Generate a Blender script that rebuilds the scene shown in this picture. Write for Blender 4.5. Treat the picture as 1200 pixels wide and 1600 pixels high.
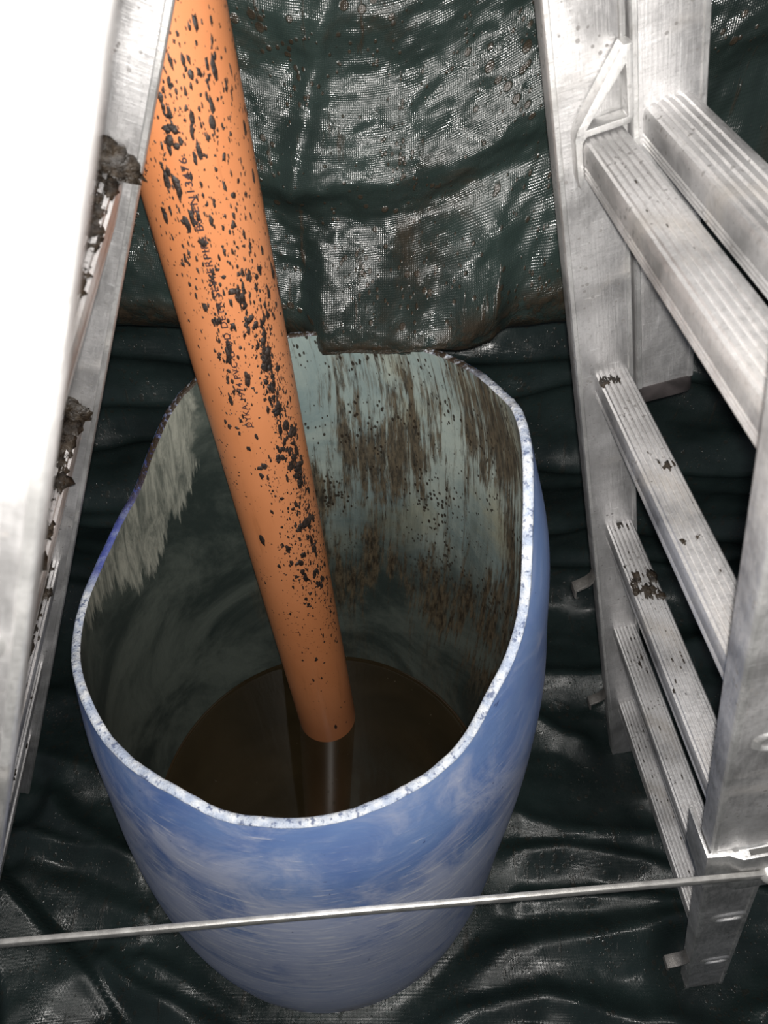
import bpy, bmesh, math, random
import numpy as np
from mathutils import Vector, Matrix, noise
random.seed(7)
rng = np.random.default_rng(11)
for o in list(bpy.data.objects): bpy.data.objects.remove(o)
S = bpy.context.scene
COL = S.collection

# ------------------------------------------------------------------ camera
CAM_H = 1.5734; PITCH = 0.8265
cd = bpy.data.cameras.new('camera'); cam = bpy.data.objects.new('camera', cd); COL.objects.link(cam)
cam.location = (0, 0, CAM_H); cam.rotation_euler = (math.pi/2-PITCH, 0, 0)
cd.sensor_fit = 'VERTICAL'; cd.sensor_height = 36.0; cd.sensor_width = 27.0
cd.lens = 1170/1600*36.0; cd.clip_start = 0.02
cd.dof.use_dof = True; cd.dof.focus_distance = 1.05; cd.dof.aperture_fstop = 9.0
S.camera = cam

# ------------------------------------------------------------------ world, flash, exposure
w = bpy.data.worlds.new('world'); S.world = w; w.use_nodes = True
w.node_tree.nodes['Background'].inputs[0].default_value = (.80, .86, 1, 1)
w.node_tree.nodes['Background'].inputs[1].default_value = .095
fl = bpy.data.lights.new('phone_flash', 'POINT'); fl.energy = 38; fl.shadow_soft_size = .006
fl.color = (1, .965, .92)
flo = bpy.data.objects.new('phone_flash', fl); COL.objects.link(flo); flo.location = (.003, .0, CAM_H+.010)
V = S.view_settings
V.view_transform = 'Standard'; V.look = 'None'; V.gamma = 1; V.use_curve_mapping = False; V.exposure = .25

# ------------------------------------------------------------------ node helpers
class NT:
    def __init__(s, name):
        m = bpy.data.materials.new(name); m.use_nodes = True; s.m = m; s.t = m.node_tree; s.t.nodes.clear()
        s.out = s.t.nodes.new('ShaderNodeOutputMaterial')
    def n(s, typ, ins=None, **kw):
        nd = s.t.nodes.new('ShaderNode'+typ)
        for k, v in kw.items(): setattr(nd, k, v)
        for k, v in (ins or {}).items(): s.set(nd.inputs[k], v)
        return nd
    def set(s, sock, v):
        if isinstance(v, bpy.types.NodeSocket): s.t.links.new(v, sock)
        elif isinstance(v, (tuple, list)) and sock.type == 'RGBA' and len(v) == 3: sock.default_value = (*v, 1)
        else: sock.default_value = v
    def obj(s): return s.n('TexCoord').outputs['Object']
    def uv(s): return s.n('TexCoord').outputs['UV']
    def mapg(s, vec, scale=(1,1,1), loc=(0,0,0), rot=(0,0,0)):
        return s.n('Mapping', {'Vector': vec, 'Scale': scale, 'Location': loc, 'Rotation': rot}).outputs[0]
    def noise(s, vec, scale, detail=4, rough=.55, dist=0.0):
        return s.n('TexNoise', {'Vector': vec, 'Scale': scale, 'Detail': detail, 'Roughness': rough, 'Distortion': dist}).outputs['Fac']
    def voro(s, vec, scale, feature='F1', rnd=1.0):
        return s.n('TexVoronoi', {'Vector': vec, 'Scale': scale, 'Randomness': rnd}, feature=feature).outputs['Distance']
    def ramp(s, fac, a, b, va=0.0, vb=1.0, smooth=True):
        return s.n('MapRange', {'Value': fac, 'From Min': a, 'From Max': b, 'To Min': va, 'To Max': vb}, interpolation_type='SMOOTHSTEP' if smooth else 'LINEAR', clamp=True).outputs[0]
    def math(s, op, a, b=0.0, c=0.0):
        nd = s.n('Math', operation=op); s.set(nd.inputs[0], a); s.set(nd.inputs[1], b); s.set(nd.inputs[2], c); return nd.outputs[0]
    def mix(s, f, a, b):
        nd = s.n('Mix', data_type='RGBA'); s.set(nd.inputs['Factor'], f)
        ia = [i for i in nd.inputs if i.name == 'A' and i.type == 'RGBA'][0]; ib = [i for i in nd.inputs if i.name == 'B' and i.type == 'RGBA'][0]
        s.set(ia, a); s.set(ib, b); return [o for o in nd.outputs if o.type == 'RGBA'][0]
    def sep(s, vec):
        nd = s.n('SeparateXYZ'); s.set(nd.inputs[0], vec); return nd.outputs
    def bump(s, h, strength=.5, dist=.002, normal=None):
        ins = {'Height': h, 'Strength': strength, 'Distance': dist}
        if normal is not None: ins['Normal'] = normal
        return s.n('Bump', ins).outputs[0]
    def bsdf(s, base, rough=.5, metal=0.0, spec=.5, normal=None, **more):
        ins = {'Base Color': base, 'Roughness': rough, 'Metallic': metal, 'Specular IOR Level': spec}
        if normal is not None: ins['Normal'] = normal
        ins.update(more)
        b = s.n('BsdfPrincipled', ins); return b.outputs[0]
    def done(s, sh): s.t.links.new(sh, s.out.inputs[0]); return s.m

MUD = (.030, .019, .011)

def mat_alu(name, tint=(.75,.74,.74), rough=.47, speck=.6):
    T = NT(name); o = T.obj()
    big = T.noise(o, 11, 5, .62, .5); fine = T.noise(T.mapg(o, (60,60,12)), 4, 4, .65)
    s1 = T.noise(T.mapg(o, (420,420,16), rot=(.35,.25,.1)), 1.0, 3, .7); s2 = T.noise(T.mapg(o, (380,30,300), rot=(.5,-.4,.2)), 1.0, 3, .7)
    pit = T.noise(o, 260, 3, .6)
    c = T.mix(T.ramp(big,.32,.68), tuple(x*.62 for x in tint), tint)
    c = T.mix(T.ramp(fine,.42,.72,0,.45), c, tuple(x*.66 for x in tint))
    c = T.mix(T.ramp(pit,.54,.70,0,.40), c, (.36,.35,.34))
    c = T.mix(T.ramp(T.math('MAXIMUM',s1,s2),.62,.72,0,.6), c, (.86,.86,.86))
    stain = T.ramp(T.noise(o, 9, 5, .62, .6), .55, .74, 0, .42)
    c = T.mix(stain, c, (.30,.26,.215))
    sp = T.math('ADD', T.voro(o, 115), T.ramp(T.noise(o, 22, 3), .35, .65, .24, -.08))
    spm = T.ramp(sp, .13, .18, speck, 0)
    c = T.mix(spm, c, MUD)
    r = T.ramp(T.math('ADD', T.math('MULTIPLY',fine,.5), T.math('MULTIPLY',big,.5)),.3,.7,rough-.12,rough+.14)
    met = T.math('MULTIPLY', T.math('SUBTRACT',1.0,T.math('MAXIMUM',spm,stain)), .80)
    h = T.math('ADD', T.math('MULTIPLY', T.noise(o, 90, 4, .6), .6), T.math('MULTIPLY', T.math('ADD', s1, s2), .5))
    nr = T.bump(h, .34, .0018)
    return T.done(T.bsdf(c, r, met, .5, nr))
M_ALU = mat_alu('scuffed_aluminium')
M_ALU_DULL = mat_alu('dull_aluminium', (.42,.40,.375), .5, .5)
M_ALU_CLEAN = mat_alu('cast_aluminium', (.80,.795,.785), .45, .3)

def mat_plain(name, base, rough=.5, metal=0.0, var=.25, scale=40, bump=.2):
    T = NT(name); o = T.obj(); n = T.noise(o, scale, 5, .6)
    c = T.mix(T.ramp(n,.3,.7), tuple(x*(1-var) for x in base), tuple(min(1,x*(1+var)) for x in base))
    return T.done(T.bsdf(c, rough, metal, .5, T.bump(n, bump, .002)))
M_STEEL = mat_plain('zinc_plated_steel', (.50,.49,.47), .38, .6, .25, 60)
M_RUBBER = mat_plain('black_rubber', (.035,.030,.030), .55, 0, .5, 30)
M_PRINT = mat_plain('dark_print', (.035,.018,.02), .6, 0, .3, 200)

def mat_mud(name='wet_mud', c1=(.010,.007,.0045), c2=(.042,.030,.019), rough=.38):
    T = NT(name); o = T.obj(); n = T.noise(o, 90, 6, .65); n2 = T.noise(o, 350, 3, .6)
    c = T.mix(T.ramp(n,.35,.7), c1, c2)
    return T.done(T.bsdf(c, T.ramp(n2,.3,.7,rough-.12,rough+.3), 0, .5, T.bump(T.math('ADD',n,T.math('MULTIPLY',n2,.4)), .8, .003)))
M_MUD = mat_mud()
M_FLECK = mat_mud('dark_spatter', (.012,.008,.007), (.036,.023,.017), .42)

def mat_tarp(name, base, muddy, rough=.30, mudlow=.47, weave=.35, crinkle=1.0, cs=28, hem=False):
    T = NT(name); o = T.obj(); uv = T.uv()
    w1 = T.n('TexWave', {'Vector': uv, 'Scale': 150.0, 'Distortion': .6, 'Detail': 1.0}, bands_direction='X').outputs['Fac']
    w2 = T.n('TexWave', {'Vector': uv, 'Scale': 150.0, 'Distortion': .6, 'Detail': 1.0}, bands_direction='Y').outputs['Fac']
    wv = T.math('MAXIMUM', w1, w2)
    crk = T.noise(uv, cs, 6, .7, .4); fine = T.noise(uv, 160, 3, .6)
    tone = T.noise(uv, 5, 4, .6)
    c = T.mix(T.ramp(tone,.3,.7), tuple(x*.7 for x in base), tuple(x*1.45 for x in base))
    # mud film and spatter
    big = T.noise(uv, 7, 6, .68, .6)
    drops = T.math('ADD', T.voro(uv, 62), T.ramp(T.noise(uv, 9, 3), .3, .7, .20, -.14))
    d2 = T.math('ADD', T.voro(T.mapg(uv,(150,110,1)), 1.0), T.ramp(T.noise(uv, 14, 3), .3, .7, .22, -.12))
    dm = T.math('MAXIMUM', T.ramp(drops, .13, .22, 1, 0), T.ramp(d2, .14, .24, 1, 0))
    runs = T.ramp(T.noise(T.mapg(uv,(55,9,1)), 1.0, 5, .65), .60, .68)
    film = T.ramp(big, mudlow, mudlow+.16)
    if muddy > 0:
        mud = T.math('MAXIMUM', T.math('MULTIPLY', T.math('MAXIMUM', dm, runs), muddy), T.math('MULTIPLY', film, muddy*.75))
    else: mud = T.math('MULTIPLY', film, .15)
    if hem:
        yy = T.sep(uv)[1]; hm = T.math('MULTIPLY', T.ramp(T.math('ADD', yy, T.math('MULTIPLY', big, .10)), 1.09, 1.13, 1, 0), T.ramp(crk, .38, .56)); mud = T.math('MAXIMUM', mud, T.math('MULTIPLY', hm, .95))
    fm = T.mix(fine, (.010,.0075,.005), (.052,.037,.023))
    c = T.mix(mud, c, fm)
    r = T.math('ADD', T.ramp(crk,.3,.7,rough-.10,rough+.16), T.math('MULTIPLY', mud, .06))
    h = T.math('ADD', T.math('MULTIPLY', wv, weave), T.math('MULTIPLY', crk, crinkle))
    h = T.math('ADD', h, T.math('MULTIPLY', mud, T.math('ADD', .5, T.math('MULTIPLY', fine, 1.2))))
    nr = T.bump(h, .6, .0012)
    return T.done(T.bsdf(c, r, 0, .55, nr))
M_TARP_WALL = mat_tarp('muddy_green_tarpaulin', (.0165,.0255,.0230), .9, .20, .55, .30, 1.5, 36, True)
M_TARP_FLOOR = mat_tarp('dark_green_tarpaulin', (.015,.0245,.0235), .38, .235, .60, .25, .9, 16)

def mat_drum_out():
    T = NT('scuffed_blue_plastic'); uv = T.uv(); x, y, z = T.sep(uv); o = T.obj()
    tone = T.noise(o, 6, 4, .6)
    blue = T.mix(T.ramp(tone,.3,.7), (.066,.150,.42), (.145,.255,.52))
    scf = T.noise(T.mapg(uv,(16,9,1)), 1.0, 7, .7, .8)
    scl = T.noise(T.mapg(uv,(30,120,1),rot=(0,0,.25)), 1.0, 4, .7, .4)
    # worn zone below the rim: scuffs thicken away from the fresh cut
    dep = T.ramp(T.math('ADD', z if False else y, T.math('MULTIPLY', tone, .25)), .62, 1.10, .13, -.12)
    m = T.ramp(T.math('ADD', scf, dep), .36, .68, .10, .86)
    c = T.mix(m, blue, (.45,.49,.63))
    m2 = T.ramp(T.math('ADD', scl, T.math('MULTIPLY',dep,.6)), .57, .70, 0, .55)
    c = T.mix(m2, c, (.66,.68,.74))
    foot = T.math('MULTIPLY', T.ramp(y, .02, .16, 1, 0), T.ramp(T.noise(o, 18, 5, .65), .38, .66))
    c = T.mix(foot, c, (.16,.14,.12))
    nick = T.ramp(T.noise(o, 55, 3, .6), .70, .74, 0, .8); c = T.mix(nick, c, (.03,.05,.16))
    nr = T.bump(T.math('ADD', scf, scl), .16, .002)
    return T.done(T.bsdf(c, T.ramp(scf,.3,.7,.36,.55), 0, .45, nr))
M_DRUM_OUT = mat_drum_out()

def mat_drum_in():
    T = NT('stained_pale_teal_plastic'); uv = T.uv(); x, y, z = T.sep(uv); o = T.obj()
    tone = T.noise(T.mapg(uv,(9,5,1)), 1.0, 6, .68, .5)
    dry = T.mix(T.ramp(tone,.32,.68), (.20,.275,.28), (.38,.44,.40))
    ydry = T.ramp(T.noise(T.mapg(uv,(11,4,1)), 1.0, 4, .6), .50, .68, 0, .55); dry = T.mix(ydry, dry, (.40,.37,.23))
    wet = T.mix(T.ramp(tone,.35,.65), (.028,.040,.037), (.10,.12,.105))
    # tide mark: dried film above, wet slimed plastic below, with a dripping uneven edge
    drip = T.noise(T.mapg(uv,(60,2.2,1)), 1.0, 5, .7)
    ed = T.math('ADD', T.math('ADD', y, T.ramp(x,.50,.60,0,-.45)), T.math('MULTIPLY', T.math('SUBTRACT', drip, .5), .36))
    wm = T.ramp(ed, .50, .92, 1, 0)
    c = T.mix(wm, dry, wet)
    # pale dried film on the left flank, ragged lower edge
    rag = T.noise(T.mapg(uv,(85,3.2,1)), 1.0, 5, .72)
    xl = T.math('ADD', x, T.math('MULTIPLY', T.math('SUBTRACT', T.noise(T.mapg(uv,(20,11,1)),1.0,4,.65), .5), .05))
    lf = T.math('MULTIPLY', T.ramp(xl, .604, .614), T.ramp(x, .735, .80, 1, 0))
    low = T.math('ADD', T.ramp(x,.60,.66,.90,.70,False), T.ramp(x,.66,.75,0,.10,False))
    jag = T.math('SUBTRACT', T.math('ADD', y, T.math('MULTIPLY', T.math('SUBTRACT', rag, .5), .26)), low)
    lfm = T.math('MULTIPLY', lf, T.ramp(jag, -.012, .012))
    film = T.mix(T.ramp(T.noise(T.mapg(uv,(120,10,1)),1.0,5,.72,.6),.3,.7), (.10,.115,.10), (.40,.41,.35))
    c = T.mix(T.math('MULTIPLY',lfm,.92), c, film)
    # mud streaks running down
    st = T.noise(T.mapg(uv,(115,4.0,1)), 1.0, 7, .76, .35); st2 = T.noise(T.mapg(uv,(420,22,1)), 1.0, 5, .72)
    patch = T.noise(T.mapg(uv,(10,3.0,1),loc=(.3,.2,0)), 1.0, 4, .6)
    band = T.math('MULTIPLY', T.ramp(x,.22,.27), T.ramp(x,.54,.59,1,0))
    sv = T.math('ADD', T.math('ADD', T.math('MULTIPLY',st,.72), T.math('MULTIPLY',st2,.28)), T.ramp(patch,.35,.65,-.07,.10))
    sm = T.math('MULTIPLY', T.math('MULTIPLY', T.ramp(sv, .462, .585, 0, .95), band), T.ramp(y,.30,.45,.25,1.0))
    c = T.mix(sm, c, T.mix(T.ramp(T.noise(T.mapg(uv,(260,26,1)),1.0,5,.72),.35,.65), (.020,.015,.010), (.12,.095,.06)))
    sp = T.ramp(T.math('ADD', T.voro(T.mapg(uv,(250,78,1)),1.0), T.math('ADD', T.ramp(T.noise(T.mapg(uv,(14,9,1)),1.0,3),.35,.65,.18,-.14), T.math('MULTIPLY', T.math('SUBTRACT',st2,.5), .5))), .14,.24,1,0)
    c = T.mix(T.math('MULTIPLY', T.math('MULTIPLY', sp, band), T.ramp(y,.45,.7,.1,.95)), c, (.022,.016,.010))
    h = T.math('ADD', st, T.math('MULTIPLY', T.noise(o,160,3,.6), .5))
    return T.done(T.bsdf(c, T.math('SUBTRACT', .62, T.math('MULTIPLY', wm, .18)), 0, .35, T.bump(h, .35, .002)))
M_DRUM_IN = mat_drum_in()

def mat_rim():
    T = NT('sawn_plastic_edge'); o = T.obj(); n = T.noise(o, 60, 5, .65); n2 = T.noise(o, 170, 4, .65); g = T.noise(o, 7, 3, .5)
    c = T.mix(T.ramp(n,.35,.7), (.30,.35,.45), (.60,.62,.64))
    c = T.mix(T.ramp(n2,.54,.64,0,.85), c, (.06,.085,.17))
    sx = T.sep(o)
    blue = T.math('MULTIPLY', T.ramp(sx[0], -.19, -.12, 1, 0), T.ramp(sx[1], .0, .05)); c = T.mix(T.math('MULTIPLY', blue, T.ramp(n,.3,.55,.55,1)), c, (.055,.075,.27))
    back = T.math('MULTIPLY', T.ramp(sx[1], .08, .15), T.ramp(n2,.30,.50)); c = T.mix(back, c, MUD)
    return T.done(T.bsdf(c, .6, 0, .4, T.bump(T.math('ADD',n,n2), .8, .003)))
M_RIM = mat_rim()

def mat_pipe():
    T = NT('orange_sewer_plastic'); uv = T.uv(); o = T.obj()
    tone = T.noise(T.mapg(uv,(6,3,1)), 1.0, 4, .6)
    c = T.mix(T.ramp(tone,.3,.7), (.50,.185,.072), (.57,.225,.098))
    x, y, z = T.sep(uv)
    c = T.mix(T.ramp(T.noise(T.mapg(uv,(60,4,1)),1.0,4,.7), .58,.75,0,.35), c, (.28,.10,.035))
    sp = T.math('ADD', T.voro(T.mapg(uv,(120,160,1)),1.0), T.ramp(T.noise(T.mapg(uv,(9,6,1)),1.0,4,.6),.35,.62,.34,-.04))
    spm = T.math('MULTIPLY', T.ramp(sp,.15,.22,.92,0), T.ramp(y,.42,.75,.1,1))
    c = T.mix(spm, c, (.040,.020,.014))
    lowm = T.ramp(y,.20,.40,.38,0); c = T.mix(lowm, c, (.17,.052,.018))  # base colour turns darker and redder towards the lower end of the pipe
    return T.done(T.bsdf(c, .40, 0, .4, T.bump(tone,.1,.002)))
M_PIPE = mat_pipe()

def mat_water():
    T = NT('murky_brown_water'); o = T.obj()
    dust = T.ramp(T.voro(o, 70), .035, .055, 1, 0)
    gate = T.ramp(T.noise(o, 9, 3), .48, .6); dust = T.math('MULTIPLY', dust, gate)
    c = T.mix(T.ramp(T.noise(o,4,4,.6,.6),.3,.7), (.014,.0105,.005), (.028,.020,.010))
    c = T.mix(T.math('MULTIPLY',dust,.8), c, (.22,.20,.15))
    nr = T.bump(T.noise(o, 7, 2), .04, .004)
    d = T.bsdf(c, .04, 0, .5, nr)
    tr = T.n('BsdfTransparent', {'Color': (.42,.26,.11)}).outputs[0]
    mx = T.n('MixShader', {'Fac': .07}); T.t.links.new(d, mx.inputs[1]); T.t.links.new(tr, mx.inputs[2])
    return T.done(mx.outputs[0])
M_WATER = mat_water()
M_CONC = mat_plain('grey_concrete', (.16,.155,.145), .85, 0, .3, 12, .5)

# ------------------------------------------------------------------ mesh helpers
def mesh(name, verts, faces, mat, smooth=True, uvs=None):
    me = bpy.data.meshes.new(name)
    me.from_pydata([tuple(map(float, v)) for v in verts], [], [tuple(map(int, f)) for f in faces]); me.update()
    if uvs is not None:
        ul = me.uv_layers.new(name='UVMap')
        idx = np.empty(len(me.loops), dtype=np.int64); me.loops.foreach_get('vertex_index', idx)
        ul.data.foreach_set('uv', np.asarray(uvs, dtype=np.float32)[idx].ravel())
    if smooth: me.polygons.foreach_set('use_smooth', [True]*len(me.polygons))
    me.materials.append(mat); return me
def link(name, me, parent=None, mat4=None):
    o = bpy.data.objects.new(name, me); COL.objects.link(o)
    if parent is not None: o.parent = parent
    if mat4 is not None: o.matrix_local = mat4
    return o
def thing(name, label, cat, loc, group=None):
    o = bpy.data.objects.new(name, None); COL.objects.link(o); o.location = loc; o.empty_display_size = .05
    o['label'] = label; o['category'] = cat
    if group: o['group'] = group
    return o
def tag(o, label, cat, group=None):
    o['label'] = label; o['category'] = cat
    if group: o['group'] = group
def grid_faces(nu, nv, wrap=False, flip=False):
    f = []
    for i in range(nu if wrap else nu-1):
        a = i*nv; b = ((i+1) % nu)*nv
        for j in range(nv-1):
            q = (a+j, b+j, b+j+1, a+j+1); f.append(q[::-1] if flip else q)
    return f
def sharp(me, ang=35):
    me.set_sharp_from_angle(angle=math.radians(ang)); return me
def prism(name, poly, h0, h1, mat, axes=(0,1,2), holes=(), bevel=.0):
    """extrude a 2-D outline (with optional holes) along the third axis"""
    bm = bmesh.new()
    def put(x, y, z):
        v = [0,0,0]; v[axes[0]] = x; v[axes[1]] = y; v[axes[2]] = z; return bm.verts.new(v)
    loops = [poly]+list(holes); low = []; 
    edges = []
    for lp in loops:
        vs = [put(x, y, h0) for x, y in lp]; low.append(vs)
        for i in range(len(vs)): edges.append(bm.edges.new((vs[i], vs[(i+1) % len(vs)])))
    r = bmesh.ops.triangle_fill(bm, use_beauty=True, edges=edges)
    fs = [g for g in r['geom'] if isinstance(g, bmesh.types.BMFace)]
    ex = bmesh.ops.extrude_face_region(bm, geom=fs)
    d = [0,0,0]; d[axes[2]] = h1-h0
    bmesh.ops.translate(bm, verts=[g for g in ex['geom'] if isinstance(g, bmesh.types.BMVert)], vec=d)
    bmesh.ops.recalc_face_normals(bm, faces=bm.faces)
    if bevel: 
        es = [e for e in bm.edges if len(e.link_faces) == 2 and e.calc_face_angle(0) > .6]
        bmesh.ops.bevel(bm, geom=es, offset=bevel, segments=2, affect='EDGES', profile=.6)
    me = bpy.data.meshes.new(name); bm.to_mesh(me); bm.free()
    me.polygons.foreach_set('use_smooth', [True]*len(me.polygons)); sharp(me, 40); me.materials.append(mat); return me
def rrect(w, h, r, seg=4, cx=0, cy=0):
    p = []
    for (sx, sy, a0) in ((1,1,0),(-1,1,90),(-1,-1,180),(1,-1,270)):
        for k in range(seg+1):
            a = math.radians(a0+90*k/seg); p.append((cx+sx*(w/2-r)+r*math.cos(a), cy+sy*(h/2-r)+r*math.sin(a)))
    return p
def lump(name, blobs, mat, seed=0, flat=.45, rough=.35):
    """irregular clods: a displaced dome per blob, joined as one small mesh"""
    vs, fs = [], []; R = random.Random(seed)
    for (x, y, z, sx, sy, sz) in blobs:
        nu, nv = 12, 5; base = len(vs); off = Vector((R.uniform(-50,50), R.uniform(-50,50), R.uniform(-50,50)))
        vs.append((x, y, z+sz)); 
        for j in range(1, nv):
            for i in range(nu):
                a = 2*math.pi*i/nu; b = (math.pi/2+.25)*j/(nv-1)
                d = Vector((math.sin(b)*math.cos(a), math.sin(b)*math.sin(a), math.cos(b)))
                k = 1+rough*1.6*noise.noise(d*1.7+off)+rough*noise.noise(d*4+off)
                vs.append((x+d.x*sx*k, y+d.y*sy*k, z+d.z*sz*k))
        for i in range(nu): fs.append((base, base+1+i, base+1+(i+1) % nu))
        for j in range(nv-2):
            for i in range(nu):
                a = base+1+j*nu+i; b = base+1+j*nu+(i+1) % nu; fs.append((a, a+nu, b+nu, b))
    return mesh(name, vs, fs, mat)

# ------------------------------------------------------------------ setting
fl_o = link('floor', mesh('floor', [(-4,-3,-.035),(4,-3,-.035),(4,1.45,-.035),(-4,1.45,-.035)], [(0,1,2,3)], M_CONC, False)); fl_o['kind'] = 'structure'
bmw = prism('wall_back', [(-4,1.30),(4,1.30),(4,1.45),(-4,1.45)], -.035, 2.5, M_CONC)
wb = link('wall_back', bmw); wb['kind'] = 'structure'

def vnoise(P, scale, octaves=3, seed=0.0):
    out = np.empty(len(P)); o = Vector((seed, seed*1.7, seed*.6))
    for i, p in enumerate(P): out[i] = noise.fractal(Vector(p)*scale+o, 1.0, 2.0, octaves)
    return out
def smoothstep(x, a, b):
    t = np.clip((x-a)/(b-a), 0, 1); return t*t*(3-2*t)

DRUM_C = (-.106, .539)
# --- ground sheet: runs over the floor, turns up behind the drum
RIDGES = [  # polyline in floor coordinates, height, half width, sharpness
 ([(-.775,.633),(-.714,.640),(-.648,.577),(-.507,.507),(-.42,.47)], .030,.022),
 ([(-.83,.585),(-.704,.545),(-.635,.530),(-.507,.510)], .026,.018),
 ([(-.513,.327),(-.444,.282),(-.303,.229),(-.2,.16)], .030,.020),
 ([(-.442,.327),(-.36,.297),(-.262,.258)], .024,.016),
 ([(-.70,.47),(-.56,.43),(-.46,.40)], .018,.03),
 ([(.20,.51),(.361,.520),(.510,.495),(.586,.469),(.8,.42)], .030,.022),
 ([(.26,.43),(.40,.435),(.60,.425)], .020,.016),
 ([(.058,.297),(.19,.338),(.359,.359),(.559,.391)], .034,.030),
 ([(.113,.238),(.286,.267),(.449,.229),(.7,.25)], .030,.026),
 ([(.05,.17),(.25,.20),(.50,.16)], .03,.03),
 ([(.23,.60),(.354,.557),(.522,.545),(.7,.56)], .022,.022),
 ([(.30,.85),(.401,.767),(.496,.737),(.62,.72)], .022,.020),
 ([(.32,.92),(.395,.913),(.546,.913),(.68,.90)], .025,.022),
 ([(.56,.90),(.613,.939),(.758,.992)], .045,.035),
 ([(-.80,.722),(-.667,.693),(-.593,.672),(-.47,.66)], .018,.022),
 ([(-.95,.9),(-.7,.86),(-.5,.88)], .02,.03),
 ([(.62,.62),(.75,.50),(.95,.33)], .03,.03),
 ([(.58,.22),(.75,.18),(.95,.10)], .03,.03),
 ([(-.60,.16),(-.45,.10),(-.2,.02)], .03,.03),
 ([(-.2,.1),(.05,.06),(.4,.02)], .03,.03),
]
def seg_dist(x, y, poly):
    d = np.full(x.shape, 9.0); sgn = np.zeros(x.shape)
    for (ax, ay), (bx, by) in zip(poly[:-1], poly[1:]):
        ux, uy = bx-ax, by-ay; L = ux*ux+uy*uy
        t = np.clip(((x-ax)*ux+(y-ay)*uy)/L, 0, 1); px, py = x-ax-t*ux, y-ay-t*uy
        dd = np.hypot(px, py); m = dd < d; d = np.where(m, dd, d); sgn = np.where(m, np.sign(ux*py-uy*px), sgn)
    return d, sgn
def build_ground_sheet():
    xs = np.concatenate([np.linspace(-1.7,-.95,40,endpoint=False), np.linspace(-.95,.95,236), np.linspace(.95,1.7,40)[1:]])
    YF, RAD, TOP = 1.02, .14, 1.5
    ss = np.concatenate([np.linspace(-1.0,.1,50,endpoint=False), np.linspace(.1,YF,118,endpoint=False), np.linspace(YF,YF+RAD*math.pi/2,22,endpoint=False), np.linspace(YF+RAD*math.pi/2,YF+RAD*math.pi/2+TOP-RAD,130)])
    X, Sg = np.meshgrid(xs, ss, indexing='ij'); x = X.ravel(); s = Sg.ravel()
    arc = np.clip((s-YF)/RAD, 0, math.pi/2); up = np.maximum(s-YF-RAD*math.pi/2, 0)
    y = np.minimum(s, YF)+RAD*np.sin(arc); z = RAD*(1-np.cos(arc))+up
    ny, nz = -np.sin(arc), np.cos(arc)
    h = np.zeros(x.shape)
    for poly, A, wd in RIDGES:
        d, sg = seg_dist(x, s, poly)
        near = np.where(sg > 0, 1.0, 1.9)          # folds lean: one steep and one long side
        e = np.exp(-(d/(wd*near))**1.5); h = np.maximum(h, A*e)+.25*np.minimum(h, A*e)
    # overlapping sheet corner in the lower left
    d, sg = seg_dist(x, s, [(-1.3,.80),(-.765,.493),(-.633,.389),(-.525,.307),(-.44,.215),(-.40,.05),(-.4,-.6)])
    side = np.where(sg > 0, d, -d)
    side = -side
    h += (.020+.20*np.clip(-.50-x, 0, .35))*smoothstep(side, -.006, .012)*smoothstep(-s, -.62, -.40)
    P = np.stack([x, s, 0*x], 1)
    n1 = vnoise(P, 3.2, 3, 3.1); n2 = vnoise(P*np.array([.6,1.6,1]), 9.0, 3, 9.7); n3 = vnoise(P*np.array([.8,1.3,1]), 30.0, 2, 5.2)
    wall = smoothstep(s, YF-.05, YF+.25)
    h += (.018+.012*wall)*n1+(.0045+.003*wall)*n2+.0006*n3
    # crossfolds on the upright part: sagging horizontal creases
    for (zz, A, wd, sl) in ((.86,.030,.03,.05),(.755,.034,.028,-.04),(.655,.024,.02,.06),(.52,.03,.022,-.05),(.40,.02,.03,.03),(.27,.03,.03,-.05),(.13,.02,.02,.04),(1.0,.03,.04,.03),(1.2,.03,.05,-.03)):
        zc = zz+sl*x+.02*np.sin(5*x+zz*17); dd = (z-zc)
        e = np.exp(-np.where(dd > 0, dd/(wd*2.0), -dd/(wd*.55))**1.3 if False else -(np.abs(np.where(dd > 0, dd/(wd*1.9), dd/(wd*.7))))**1.5)
        h += A*e*wall
    # pressed flat under the drum and under the ladder feet
    r = np.hypot(x-DRUM_C[0], s-DRUM_C[1]); k = smoothstep(r, .305, .40)
    for fx, fy in ((.5366,.7296),(.575,.30),(-.7825,.634),(-.749,.22)):
        k *= smoothstep(np.hypot(x-fx, s-fy), .045, .11)
    h = np.maximum(h+.004, -.012)*k-.002*(1-k)
    h = np.where(r < .34, np.minimum(h, .02*smoothstep(r,.30,.36)-.002), h)
    V_ = np.stack([x, y+ny*h, z+nz*h], 1)
    me = mesh('ground_tarpaulin', V_, grid_faces(len(xs), len(ss), flip=False), M_TARP_FLOOR, True, np.stack([x, s], 1))
    o = link('tarpaulin', me)
    tag(o, 'dark green crumpled tarpaulin spread over the floor under the blue drum', 'tarpaulin'); return o
build_ground_sheet()

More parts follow.
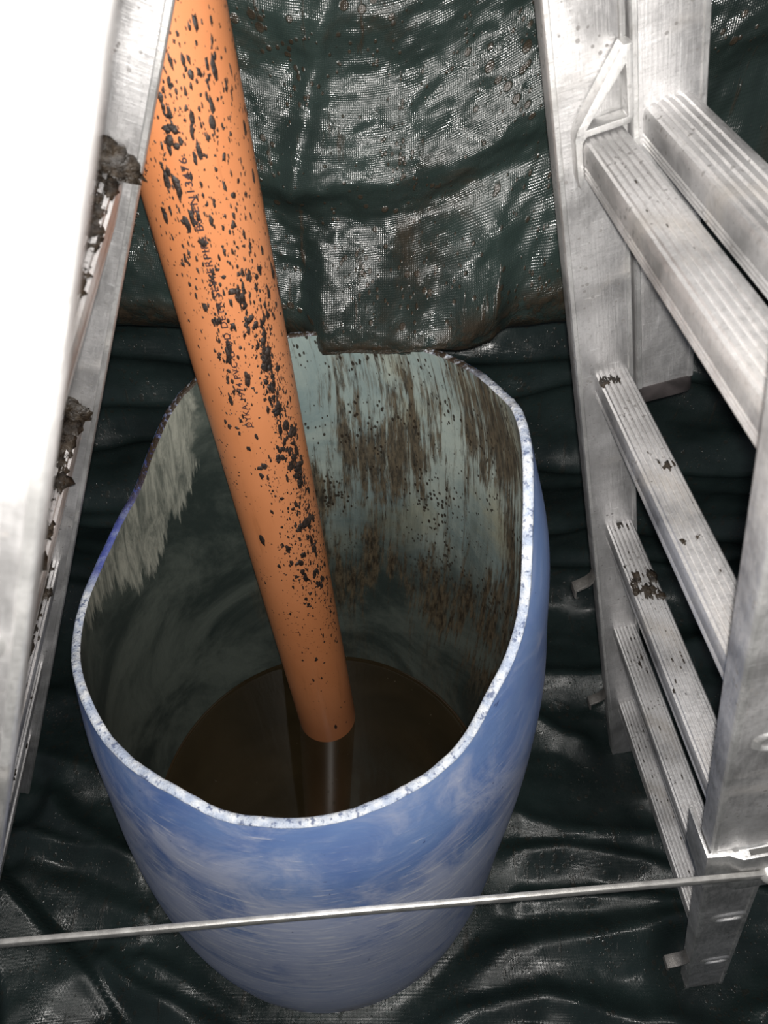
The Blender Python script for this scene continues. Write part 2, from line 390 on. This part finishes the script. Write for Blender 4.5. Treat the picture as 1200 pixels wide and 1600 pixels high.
# --- muddy tarpaulin hanging behind the drum, hem over the drum's back rim
def build_hanging():
    xs = np.concatenate([np.linspace(-1.3,-.45,40,endpoint=False), np.linspace(-.45,.55,220), np.linspace(.55,1.3,36)[1:]])
    ph = np.concatenate([np.linspace(.985,1.42,190), np.linspace(1.42,2.3,60)[1:]])
    X, F = np.meshgrid(xs, ph, indexing='ij'); x = X.ravel(); f = F.ravel()
    kx = [.985,1.010,1.032,1.050,1.066,1.085,1.155,1.168,1.180,1.205,1.215,1.225,1.300,1.312,1.33,1.37,1.45,1.7,2.3]
    ky = [.840,.800,.776,.768,.770,.780,.818,.824,.824,.812,.811,.814,.842,.845,.842,.836,.870,.92,1.0]
    Y = np.interp(f, kx, ky)
    # soften the knots
    Y = (Y+np.interp(f-.006,kx,ky)+np.interp(f+.006,kx,ky)+np.interp(f-.003,kx,ky)+np.interp(f+.003,kx,ky))/5
    d = x+.03
    arc = np.where(d > 0, 2.6, 1.1)*d*d/(1+(d/.32)**2)
    m = np.interp(f, [1.03,1.07,1.17,1.4,2.2], [.16,.3,.95,1.1,.2])
    Z = f+arc*m
    wl = np.interp(f, [1.05,1.16], [1,0])
    Z += wl*(.018*np.exp(-((x-.06)/.05)**2)-.014*np.exp(-((x+.085)/.04)**2))
    yr = .539+np.sqrt(np.maximum(.219**2-(x+.087)**2, 0)); wr = smoothstep(-x,-.17,-.01)*smoothstep(x,-.105,-.07)
    Y += wl*(wr*yr+(1-wr)*.80-.768)
    # over the rim the hem is a short roll lying inside the drum instead of tucking under
    lo = f < 1.045; Z = np.where(lo, Z+(1.045-f)*.85*wr, Z)
    Yc = np.interp(1.045, kx, ky); Y = np.where(lo, Y-wr*np.maximum(np.interp(f,kx,ky)-Yc, 0)*.85, Y)
    Y += .05*np.minimum(d*d/.2, 1.2)*.5
    # a long vertical crease and side folds
    Y += -.010*np.exp(-((x+.10-.25*(f-1.2))/.012)**2)*smoothstep(f,1.15,1.22)
    Y += .012*np.sin(17*x+4*f)*smoothstep(f,1.20,1.5)+.02*np.sin(7*x+1)*smoothstep(f,1.3,1.7)
    P = np.stack([x, f, 0*x], 1)
    Y += .012*vnoise(P, 5, 3, 1.3)*smoothstep(f,1.02,1.12)+.0055*vnoise(P*np.array([1,1.5,1]), 17, 3, 4.4)+.0016*vnoise(P, 60, 2, 8.8)
    me = mesh('hanging_tarpaulin', np.stack([x, Y, Z], 1), grid_faces(len(xs), len(ph), flip=False), M_TARP_WALL, True, np.stack([x, f], 1))
    o = link('tarpaulin', me)
    tag(o, 'mud-spattered glossy green tarpaulin hanging in swags behind the blue drum', 'tarpaulin'); return o
build_hanging()

# ------------------------------------------------------------------ blue drum, cut open at a slant
ZP = np.array([0,.012,.03,.08,.2,.35,.5,.65,.75,.85,.95,1.05,1.15]); RP = np.array([.283,.292,.298,.304,.3125,.3130,.3105,.3020,.2940,.2790,.2627,.2423,.2269])
SZ = np.array([0,.35,.65,.85,1.0,1.15]); SP = np.array([0,.0009,.0148,.0198,.0221,.0039])
def cubic(x, xp, fp):
    x = np.asarray(x, float); m = np.gradient(fp, xp); i = np.clip(np.searchsorted(xp, x)-1, 0, len(xp)-2); h = xp[i+1]-xp[i]; t = np.clip((x-xp[i])/h, 0, 1)
    return (2*t**3-3*t**2+1)*fp[i]+(t**3-2*t**2+t)*h*m[i]+(-2*t**3+3*t**2)*fp[i+1]+(t**3-t**2)*h*m[i+1]
def Rz(z): return cubic(z, ZP, RP)
def Sx(z): return cubic(z, SZ, SP)
RIM = np.array([.833,.833,.838,.851,.857,.855,.852,.856,.859,.857,.848,.849,.85,.853,.859,.867,.875,.892,.931,.956,.993,1.043,1.077,1.093,1.098,1.097,1.089,1.079,1.075,1.071,1.067,1.063,1.06,1.058,1.056,1.054,1.052,1.049,1.044,1.036,1.025,1.009,.985,.939,.885,.862,.843,.834])
def rim_z(deg):
    ta = np.arange(-180-22.5, 180+30.1, 7.5); te = np.concatenate([RIM[-3:], RIM, RIM[:5]])
    return cubic((np.asarray(deg)+180) % 360-180, ta, te)
def build_drum():
    t = thing('plastic_drum', 'blue plastic drum with slanted sawn-off top standing on the tarpaulin', 'drum', (DRUM_C[0], DRUM_C[1], 0))
    NT_ = 288; th = np.linspace(-math.pi/2, 1.5*math.pi, NT_+1)      # seam at the front
    ra = rim_z(np.degrees(th))
    jit = np.array([.0016*noise.noise(Vector((math.cos(a)*14, math.sin(a)*14, 3)))+.0010*noise.noise(Vector((math.cos(a)*45, math.sin(a)*45, 8))) for a in th]); ra = ra+jit
    WT = .0098
    tt = np.concatenate([np.linspace(0,.1,14,endpoint=False), np.linspace(.1,1,60)])
    def wall(off, z0, zlift=0, roll=0):
        vs, uv = [], []
        tw = np.roll(th[:-1], -roll); tw = np.append(tw, tw[0]); rw_ = np.roll(ra[:-1], -roll); rw_ = np.append(rw_, rw_[0])
        for i, a in enumerate(tw):
            z = z0+(rw_[i]+zlift-z0)*tt; r = Rz(z)-off; sx = Sx(z)
            for j in range(len(tt)):
                vs.append((r[j]*math.cos(a)+sx[j], r[j]*math.sin(a), z[j])); uv.append((i/NT_, z[j]))
        return vs, uv
    vo, uo = wall(0, 0.0, -.0012, NT_//2); n = len(tt)
    link('outer_wall', mesh('outer_wall', vo, grid_faces(NT_+1, n), M_DRUM_OUT, True, uo), t)
    vi, ui = wall(WT, .012, -.0012)
    link('inner_wall', mesh('inner_wall', vi, grid_faces(NT_+1, n, flip=True), M_DRUM_IN, True, ui), t)
    # sawn edge
    vs, fs = [], []
    prof = [(0,-.0012),(.0008,.0),(.0030,.0010),(.0070,.0010),(.0090,.0),(WT,-.0012)]
    for i, a in enumerate(th[:-1]):
        z = ra[i]; r = float(Rz(z)); sx = float(Sx(z))
        for k, (o_, dz) in enumerate(prof):
            q = .0009*noise.noise(Vector((math.cos(a)*60, math.sin(a)*60, k*3.1))) if 0 < k < 5 else 0
            vs.append(((r-o_+q)*math.cos(a)+sx, (r-o_+q)*math.sin(a), z+dz+q))
    fs = grid_faces(NT_, len(prof), wrap=True)
    link('sawn_rim', mesh('sawn_rim', vs, fs, M_RIM), t)['label'] = 'pale rough sawn edge of the blue drum'
    # floor of the drum
    vs = [(0,0,.012)]; fs = []
    for i in range(96): a = 2*math.pi*i/96; vs.append((.284*math.cos(a), .284*math.sin(a), .012))
    for i in range(96): fs.append((0, 1+i, 1+(i+1) % 96))
    vs += [(v[0]*.96, v[1]*.96, 0.0) for v in vs[:97]]; fs += [(97, 98+(i+1) % 96, 98+i) for i in range(96)]
    link('base', mesh('base', vs, fs, M_DRUM_OUT, False, [(0,0)]*len(vs)), t)
    return t
build_drum()

# ------------------------------------------------------------------ water inside
ZW = .21
def build_water():
    vs, uv = [(0,0,0)], []; fs = []; n = 128
    rw = float(Rz(ZW))-.0098-.0004
    rings = [.3,.6,.85,.96,.988,1.0]; lift = [0,0,0,0,.0012,.0042]
    for r, l in zip(rings, lift):
        for i in range(n): a = 2*math.pi*i/n; vs.append((rw*r*math.cos(a), rw*r*math.sin(a), l))
    for i in range(n): fs.append((0, 1+i, 1+(i+1) % n))
    for k in range(len(rings)-1):
        for i in range(n): a = 1+k*n+i; b = 1+k*n+(i+1) % n; fs.append((a, a+n, b+n, b))
    o = link('water', mesh('water', vs, fs, M_WATER)); o.location = (DRUM_C[0]+float(Sx(ZW)), DRUM_C[1], ZW)
    tag(o, 'murky dark brown water standing in the bottom of the blue drum', 'water'); return o
build_water()

# ------------------------------------------------------------------ orange sewer pipe
PR = .055; PB = Vector((-.117+.057*.27, .7065+.007*.27, .03)); PD = Vector((-.057,-.007,1)).normalized(); PL = 2.05
camv = Vector((0,0,CAM_H))-PB; e1 = (camv-PD*camv.dot(PD)).normalized(); e2 = PD.cross(e1)   # e1 faces the open side, e2 to the right
if e2.x < 0: e2 = -e2
def pp(phi, s, r=PR): return PD*s+(e1*math.cos(phi)+e2*math.sin(phi))*r
def build_pipe():
    t = thing('sewer_pipe', 'orange mud-spattered plastic sewer pipe standing in the blue drum', 'pipe', PB)
    n = 96; ss = np.linspace(0, PL, 40); vs, uv = [], []
    for i in range(n+1):
        a = -math.pi+2*math.pi*i/n
        for s in ss: vs.append(pp(a, s)); uv.append((i/n*.349, s))
    link('pipe_wall', mesh('pipe_wall', vs, grid_faces(n+1, len(ss), flip=True), M_PIPE, True, uv), t)
    vs, fs = [], []
    for i in range(n):
        a = 2*math.pi*i/n
        vs += [pp(a,0), pp(a,0,PR-.0032), pp(a,PL,PR-.0032), pp(a,PL)]
    for i in range(n):
        j = (i+1) % n
        for k in range(3): fs.append((i*4+k, i*4+k+1, j*4+k+1, j*4+k))
    link('bore', mesh('bore', vs, fs, M_PIPE, True, [(0,0)]*len(vs)), t)
    # printed line, reading up the pipe
    def text(body, s0, s1, phi, size):
        cu = bpy.data.curves.new('t', 'FONT'); cu.body = body; cu.size = size; cu.offset = size*.02; cu.space_character = 1.12
        ob = bpy.data.objects.new('t', cu); COL.objects.link(ob); bpy.context.view_layer.update()
        me = bpy.data.meshes.new_from_object(ob.evaluated_get(bpy.context.evaluated_depsgraph_get()))
        co = np.array([v.co[:] for v in me.vertices]); k = (s1-s0)/(co[:,0].max()-co[:,0].min()); x0 = co[:,0].min()
        for v in me.vertices:
            q = pp(phi-(v.co.y-size*.35)/PR, s0+(v.co.x-x0)*k, PR+.00035); v.co = q
        me.materials.clear(); me.materials.append(M_PRINT); bpy.data.objects.remove(ob); bpy.data.curves.remove(cu)
        link('lettering', me, t)['label'] = 'dark printed lettering'
    text('DYKA 1974 PVC-U UD DETR SEWERPIPE BS EN13476', .985, 1.285, -.17, .0092)
    # mud flecks
    R = random.Random(5); vs, fs = [], []
    def fleck(phi, s, la, lb, hgt):
        k = 9; b = len(vs); off = R.uniform(0,100)
        vs.append(pp(phi, s, PR+hgt))
        for ring, rr, hh in ((0,.55,.8),(1,1,-.12)):
            for i in range(k):
                a = 2*math.pi*i/k; q = (1+.75*noise.noise(Vector((math.cos(a)*1.6+off, math.sin(a)*1.6, off))))*rr
                vs.append(pp(phi+lb*q*math.sin(a)/PR, s+la*q*math.cos(a), PR+hgt*hh if hh > 0 else PR-.0002))
        for i in range(k):
            j = (i+1) % k; fs.append((b, b+1+i, b+1+j)); fs.append((b+1+i, b+1+k+i, b+1+k+j, b+1+j))
    def size():
        return min(.0040, .00050*math.exp(R.gauss(.25,.65)))
    # drifts of spatter: (phi, s, spread phi, spread s, count)
    for (ph, s, dp, ds, cnt) in ((.35,1.20,.5,.12,150),(-.35,1.28,.3,.10,80),(-.1,1.33,.4,.06,60),(.55,1.09,.16,.06,110),(.50,1.00,.12,.05,90),(.62,.93,.14,.05,100),(.75,.86,.12,.05,80),(.55,.80,.2,.05,80),
                                 (.15,.76,.25,.05,50),(.05,.90,.15,.03,30),(.9,.72,.18,.08,60),(.45,.66,.25,.06,50),(.85,.58,.15,.06,40),(-.25,1.12,.18,.06,60),(-.25,1.04,.12,.04,30),(.0,.6,.5,.12,40),(.2,.36,.5,.1,14),(.1,1.27,.7,.12,140),(.8,1.15,.3,.2,100)):
        for _ in range(int(cnt*3.0)):
            z = size(); el = R.uniform(1.0,3.6)
            fleck(R.gauss(ph,dp), max(.2,R.gauss(s,ds)), z*el, z, z*.35)
    for (ph, s, z) in ((-.28,1.305,.0062),(.22,1.15,.0075),(.30,1.115,.006),(.50,1.065,.0085),(.42,1.03,.007),(.52,1.00,.007),(.68,.955,.008),(.30,.93,.006),(.70,.90,.008),(.65,.87,.007),(.66,.795,.0105),(.40,.80,.007),(.30,.735,.0075),(.62,.74,.006),(.55,.69,.006),(.05,.70,.004),(.22,.625,.004),(.72,.66,.007),(-.55,.985,.0045)):
        for q in range(5): fleck(ph+R.gauss(0,.06), s+R.gauss(0,.006), z*R.uniform(.5,1.0), z*R.uniform(.4,.7), z*.25)
    o = link('mud_flecks', mesh('mud_flecks', vs, fs, M_FLECK), t); o['kind'] = 'stuff'; o['label'] = 'dark mud flecks and smears'
    return t
build_pipe()

# ------------------------------------------------------------------ aluminium ladder
def frame(B, r, g):
    r = Vector(r).normalized(); g = Vector(g); g = (g-r*g.dot(r)).normalized(); n = g.cross(r) if g.cross(r).x*0 == 0 else None
    M = Matrix.Identity(4)
    for i in range(3): M[i][0] = r[i]; M[i][1] = n[i]; M[i][2] = g[i]; M[i][3] = B[i]
    return M
def rung_mesh(length, w=.040, h=.034, mat=M_ALU):
    pts = []
    # ridged tread on top (+g), rounded shoulders, plain sides with fine grooves low on each side
    rdg = 5; tw = w-.010
    top = []
    for k in range(rdg):
        c = -tw/2+tw*(k+.5)/rdg; hw = tw/rdg/2
        top += [(c-hw*.95,h/2-.0016),(c-hw*.55,h/2),(c+hw*.55,h/2),(c+hw*.95,h/2-.0016)]
    right = [(w/2-.0025,h/2-.0018),(w/2-.0006,h/2-.005),(w/2,h/2-.009)]
    for k in range(3):
        y = -h*.12-k*.0042; right += [(w/2,y),(w/2-.0012,y-.0012),(w/2-.0012,y-.0024),(w/2,y-.0036)]
    right += [(w/2-.0006,-h/2+.002),(w/2-.0025,-h/2)]
    left = [(-a,b) for a, b in right[::-1]]
    poly = left[-1:]+top+right+left[:-1]
    n = len(poly); vs = [(0,a,b) for a, b in poly]+[(length,a,b) for a, b in poly]
    # rotate winding so outside faces out
    fs = [(i,(i+1) % n,n+(i+1) % n,n+i) for i in range(n)]
    return sharp(mesh('rung', vs, [f[::-1] for f in fs], mat), 30)
def stile_mesh(length, rmin, rmax, half=.033, mat=M_ALU, wall=.0022):
    cx = (rmin+rmax)/2; wr = rmax-rmin
    out = rrect(wr, 2*half, .0028, 3, cx, 0); inn = rrect(wr-2*wall, 2*half-2*wall, .0014, 3, cx, 0); n = len(out)
    lev = np.linspace(0, length, 24); vs, fs = [], []
    for z in lev: vs += [(a,b,z) for a, b in out]
    m = len(lev)
    for j in range(m-1):
        for i in range(n): fs.append((j*n+i, j*n+(i+1) % n, (j+1)*n+(i+1) % n, (j+1)*n+i))
    b0 = len(vs); vs += [(a,b,0) for a, b in inn]+[(a,b,length) for a, b in inn]
    for i in range(n):
        j = (i+1) % n
        fs.append((j, i, b0+i, b0+j)); fs.append(((m-1)*n+i, (m-1)*n+j, b0+n+j, b0+n+i)); fs.append((b0+j, b0+i, b0+n+i, b0+n+j))
    return sharp(mesh('stile', vs, fs, mat), 40)
def lip_mesh(length, r0, half, mat, side):
    """raised bead along both long edges of the wide face"""
    vs, fs = [], []
    for s in (-1,1):
        b = len(vs); c = s*(half-.0035)
        prof = [(r0, c-.0032),(r0+side*.0016, c-.0020),(r0+side*.0016, c+.0020),(r0, c+.0032)]
        for z in (0.0, length): vs += [(x,y,z) for x, y in prof]
        for k in range(3): fs.append((b+k, b+k+1, b+5+k, b+4+k))
        fs.append((b,b+1,b+2,b+3)); fs.append((b+4,b+7,b+6,b+5))
    me = mesh('edge_bead', vs, fs, mat, False); bm = bmesh.new(); bm.from_mesh(me); bmesh.ops.recalc_face_normals(bm, faces=bm.faces); bm.to_mesh(me); bm.free(); return me
def crimp_mesh(mat):
    """flared rung end showing on the outside of a stile: raised oval ring with the swaged lip"""
    vs, fs = [], []; n = 28
    rings = [(1.32,0),(1.22,.0016),(1.10,.0030),(1.0,.0030),(.93,.0018),(.88,-.0015),(.60,-.0030)]
    for k, hh in rings:
        for i in range(n):
            a = 2*math.pi*i/n; ca, sa = math.cos(a), math.sin(a); e = 2/3.2
            vs.append((hh, .0185*k*math.copysign(abs(ca)**e,ca), .0125*k*math.copysign(abs(sa)**e,sa)))
    for j in range(len(rings)-1):
        for i in range(n): a = j*n+i; b = j*n+(i+1) % n; fs.append((a,b,b+n,a+n))
    fs.append(tuple((len(rings)-1)*n+i for i in range(n)))
    return mesh('rung_end', vs, fs, mat)

RDIR = (.0923,-1,0)
LA = .265; GR = (-math.sin(LA), 0, math.cos(LA)); BR = Vector((.5366,.7296,0)); WR = .4178
MR = frame(BR, RDIR, GR)
LAL = .3998; GL = (math.sin(LAL), 0, math.cos(LAL)); BL = Vector((-.7825,.634,.014)); WL = .4012
ML = frame(BL, (.0845,-1,-.052), GL)
# local n axis of frame(): g x r.  make n point to the outside (+x) for the right half; for the left half -n is the outside
TH = .0265
lad = thing('step_ladder', 'tall scuffed aluminium ladder folded out over the blue drum, rungs muddy', 'ladder', tuple(BR))
INV = Matrix.Translation(-BR)
def L(M, r=0, n=0, g=0): return INV @ M @ Matrix.Translation((r,n,g))
sgn_r = 1 if (MR.to_3x3() @ Vector((0,1,0))).x > 0 else -1
sgn_l = 1 if (ML.to_3x3() @ Vector((0,1,0))).x > 0 else -1
LEN_R, LEN_L = 1.92, 1.97
me_rung = rung_mesh(WR); me_st_far = stile_mesh(LEN_R, -TH, 0); me_st_near = stile_mesh(LEN_R, 0, TH)
me_crimp = crimp_mesh(M_ALU_CLEAN); bead_in = lip_mesh(LEN_R, 0, .033, M_ALU_CLEAN, 1); bead_out = lip_mesh(LEN_R, TH, .033, M_ALU_CLEAN, 1)
me_shoe = prism('foot_plug', rrect(TH-.006, .058, .003, 3), -.001, .006, M_RUBBER)
def half(M, W, length, first, count, rmesh, far, near, tilt, lens):
    sf = link('stile', far, lad, L(M)); sn = link('stile', near, lad, L(M, W))
    link('edge_bead', bead_in, sf, Matrix.Identity(4)).scale = (1,1,length/LEN_R)
    link('edge_bead', bead_out, sn, Matrix.Identity(4)).scale = (1,1,length/LEN_R)
    rungs = []
    for k in range(count):
        g = first+.28*k
        r = link('rung', rmesh, lad, L(M, 0, tilt, g)); rungs.append(r)
        c = link('rung_end', me_crimp, sn, Matrix.Translation((TH, tilt, g)))
        c2 = link('rung_end', me_crimp, sf, Matrix.Translation((-TH, tilt, g)) @ Matrix.Rotation(math.pi, 4, 'Z'))
    link('foot_plug', me_shoe, sf, Matrix.Translation((-TH/2,0,.004))); link('foot_plug', me_shoe, sn, Matrix.Translation((TH/2,0,.004)))
    return sf, sn, rungs
sfR, snR, rungsR = half(MR, WR, LEN_R, .2445-.017, 6, me_rung, me_st_far, me_st_near, .0075*sgn_r, 0)
me_rungL = rung_mesh(WL); me_sfL = stile_mesh(LEN_L, -.019, 0); me_snL = stile_mesh(LEN_L, 0, TH)
sfL, snL, rungsL = half(ML, WL, LEN_L, .30-.017, 6, me_rungL, me_sfL, me_snL, 0, 0)

# triangular hooked guide brackets on the inner faces of the right stiles (extruded along the rung direction)
def bracket_mesh():
    s = sgn_r
    P = lambda a, b: (a*s, b)
    poly = [P(.025,.0640),P(.0325,.0640),P(.0325,.006),P(.0290,.0015),P(-.0085,.0005),P(-.0118,-.0035),P(-.0128,-.010),P(-.0130,-.036),P(-.0165,-.0450),P(-.0185,-.036),P(-.0185,.0005),P(-.0160,.008)]
    hole = [P(.0265,.0500),P(.0275,.0075),P(-.0085,.0065)]
    if s < 0: poly = poly[::-1]
    return prism('guide_bracket', poly, .0, .018, M_ALU_CLEAN, axes=(1,2,0), holes=[hole], bevel=.0008)
me_br = bracket_mesh()
g4 = .2445+.28*4
b1 = link('guide_bracket', me_br, lad, L(MR, .0017, 0, g4+.001)); b2 = link('guide_bracket', me_br, lad, L(MR, WR-.0190, 0, g4+.001))

# small curved catch plates sticking out on the inner side low on the stiles
def catch_mesh():
    s = -sgn_r; vs = []; out = []
    arc = [(.0,.030),(.004,.017),(.012,.010),(.022,.006),(.034,.002),(.036,-.016)]
    poly = [(s*a,b) for a, b in arc]+[(s*(a*.92),b-.0045) for a, b in arc[::-1]]
    return prism('catch', poly if s > 0 else poly[::-1], -TH*.8, -.002, M_ALU_DULL, axes=(1,2,0), bevel=.0006)
me_catch = catch_mesh()
for (stl, r0, g) in ((sfR,0,.655),(sfR,0,.255),(snR,TH,.20)):
    link('catch', me_catch, stl, Matrix.Translation((r0, -sgn_r*.0325, g)))

# clamp bracket round the near right stile, carrying the stay bar
def clamp_mesh():
    s = sgn_r; P = lambda n, r: (r, s*n); t_ = .0032; h = .0345
    out = [P(-h-t_,-.020),P(-h,-.022),P(-h,TH+.0002),P(-.012,TH+.0002),P(-.010,TH+.003),P(-.006,TH+.003),P(-.004,TH+.0002),P(h,TH+.0002),P(h+t_,TH+.0002),P(h+t_,TH+.012),P(-.004,TH+.012),P(-.016,TH+.006),P(-h-t_,TH+.0042)]
    hole = [P(.004,TH+.0033),P(h,TH+.0033),P(h,TH+.009),P(.004,TH+.009)]
    return prism('clamp_bracket', out, 0, .112, M_ALU_CLEAN, axes=(0,1,2), holes=[hole], bevel=.0004)
GB = .690
cl = link('clamp_bracket', clamp_mesh(), lad, L(MR, WR, 0, GB))
# stay bar
boltR = MR @ Vector((WR+TH+.016, sgn_r*.025, GB+.058)); boltL = ML @ Vector((WL+TH+.008, 0, .790))
def bar_mesh(a, b, w, t):
    a = Vector(a); b = Vector(b); d = (b-a).normalized(); yv = Vector((0,-1,0)); yv = (yv-d*yv.dot(d)).normalized(); zv = d.cross(yv)
    a = a-d*.015; b = b+d*.015
    vs, fs = [], []; prof = rrect(t, w, .0012, 2); n = len(prof)
    for q in (a, b): vs += [q+yv*x+zv*y-BR for x, y in prof]
    fs = [(i,(i+1) % n,n+(i+1) % n,n+i) for i in range(n)]+[tuple(range(n))[::-1], tuple(range(n,2*n))]
    me = mesh('stay_bar', vs, fs, M_STEEL); bm = bmesh.new(); bm.from_mesh(me); bmesh.ops.recalc_face_normals(bm, faces=bm.faces); bm.to_mesh(me); bm.free(); return sharp(me)
sb = link('stay_bar', bar_mesh(boltR, boltL, .0135, .0055), lad); sb['label'] = 'thin flat steel stay bar crossing in front of the blue drum'
def bolt_mesh():
    vs, fs = [], []; n = 20
    for (r, h) in ((.0105,-.012),(.0105,.002),(.0085,.006),(.0055,.0085),(.0,.0092)):
        for i in range(n): a = 2*math.pi*i/n; vs.append((h, r*math.cos(a), r*math.sin(a)))
    for j in range(4):
        for i in range(n): a = j*n+i; b = j*n+(i+1) % n; fs.append((a,b,b+n,a+n))
    return mesh('bolt', vs, fs, M_STEEL)
me_bolt = bolt_mesh()
for Mx, p in ((MR, boltR), (ML, boltL)):
    m3 = Mx.to_3x3().to_4x4(); link('bolt', me_bolt, sb, Matrix.Translation(p-BR) @ m3)
# hinge at the top where the two halves meet
apx = (MR @ Vector((0,0,LEN_R))+ML @ Vector((0,0,LEN_L)))/2
for r in (-.012, .33):
    q = apx+Vector((0,-r,0)); me = prism('hinge', rrect(.13,.07,.03,5), -.014, .014, M_STEEL, axes=(0,2,1), bevel=.002)
    link('hinge', me, lad, Matrix.Translation(q-BR))

# sliding section on the outer side of the right half
ext = thing('ladder_section', 'aluminium sliding ladder section with black foot cap behind the ladder at top right', 'ladder section', tuple(MR @ Vector((0, sgn_r*.069, 1.045))))
EINV = Matrix.Translation(-(MR @ Vector((0, sgn_r*.069, 1.045)))); G0 = 1.045; LE = .95
def LE_(r, n, g): return EINV @ MR @ Matrix.Translation((r, n, g))
me_e1 = stile_mesh(LE, -TH, 0); me_e2 = stile_mesh(LE, 0, TH); cen = sgn_r*.0695
for (me, r, s) in ((me_e1, -.002, -1), (me_e2, WR+.002, 1)):
    st = link('stile', me, ext, LE_(r, cen, G0))
    cap = prism('foot_cap', rrect(TH+.003,.069,.012,5,s*TH/2,0), -.024, .0005, M_RUBBER, bevel=.002)
    link('foot_cap', cap, st, Matrix.Identity(4))['label'] = 'black plastic foot cap'
    bead = lip_mesh(LE, 0 if s < 0 else TH, .033, M_ALU_CLEAN, 1); link('edge_bead', bead, st, Matrix.Identity(4))
me_er = rung_mesh(WR+.004, .046, .036)
for k in range(3): link('rung', me_er, ext, LE_(-.002, cen, G0+.305+.28*k))

# mud clods on the treads
def mud_on(rung, length, spots, seed, top=.017, extra=()):
    R = random.Random(seed); bl = []
    for (r, spread, cnt, size) in spots:
        for _ in range(cnt):
            s = size*R.uniform(.35,1.1)
            bl.append((min(max(.002,R.gauss(r,spread)),length-.004), R.uniform(-.014,.014), top-.0012, s*R.uniform(.7,1.5), s*R.uniform(.5,.9), s*.28))
    for (r, n_, z_, s_) in extra: bl.append((r, n_, top+z_, s_*.55, s_, s_*.9))
    o = link('mud', lump('mud', bl, M_MUD, seed, rough=.5), rung); o['label'] = 'dried brown mud on the tread'; o['kind'] = 'stuff'
mud_on(rungsR[4], WR, ((.03,.03,6,.0030),(.15,.10,14,.0022)), 1)
mud_on(rungsR[3], WR, ((.012,.005,5,.0065),(.15,.012,3,.006),(.19,.10,14,.0022),(.25,.01,2,.005)), 2)
mud_on(rungsR[2], WR, ((.008,.004,4,.006),(.11,.012,12,.0085),(.20,.10,34,.0026)), 3)
mud_on(rungsR[1], WR, ((.05,.02,8,.0045),(.18,.12,42,.0026)), 4)
mud_on(rungsR[0], WR, ((.06,.04,14,.0035),(.22,.10,22,.0026)), 5)
mud_on(rungsL[4], WL, ((.012,.008,10,.014),(.07,.03,26,.010),(.16,.06,60,.008)), 6, extra=((.004,-.012,.0,.018),(.004,.006,.002,.020),(.003,.018,.004,.014),(.003,-.020,.006,.012),(.002,.0,.014,.012),(.002,-.024,-.008,.010)))
mud_on(rungsL[3], WL, ((.015,.012,12,.014),(.07,.02,18,.011),(.15,.06,50,.008)), 7, extra=((.004,-.010,.0,.018),(.004,.010,.0,.018),(.002,-.020,.008,.014),(.002,.0,.010,.010)))
mud_on(rungsL[2], WL, ((.03,.03,20,.010),(.14,.07,36,.007)), 8)
mud_on(rungsL[1], WL, ((.03,.03,12,.008),(.14,.07,26,.006)), 9)
mud_on(rungsL[0], WL, ((.03,.03,10,.007),(.14,.07,16,.005)), 10)
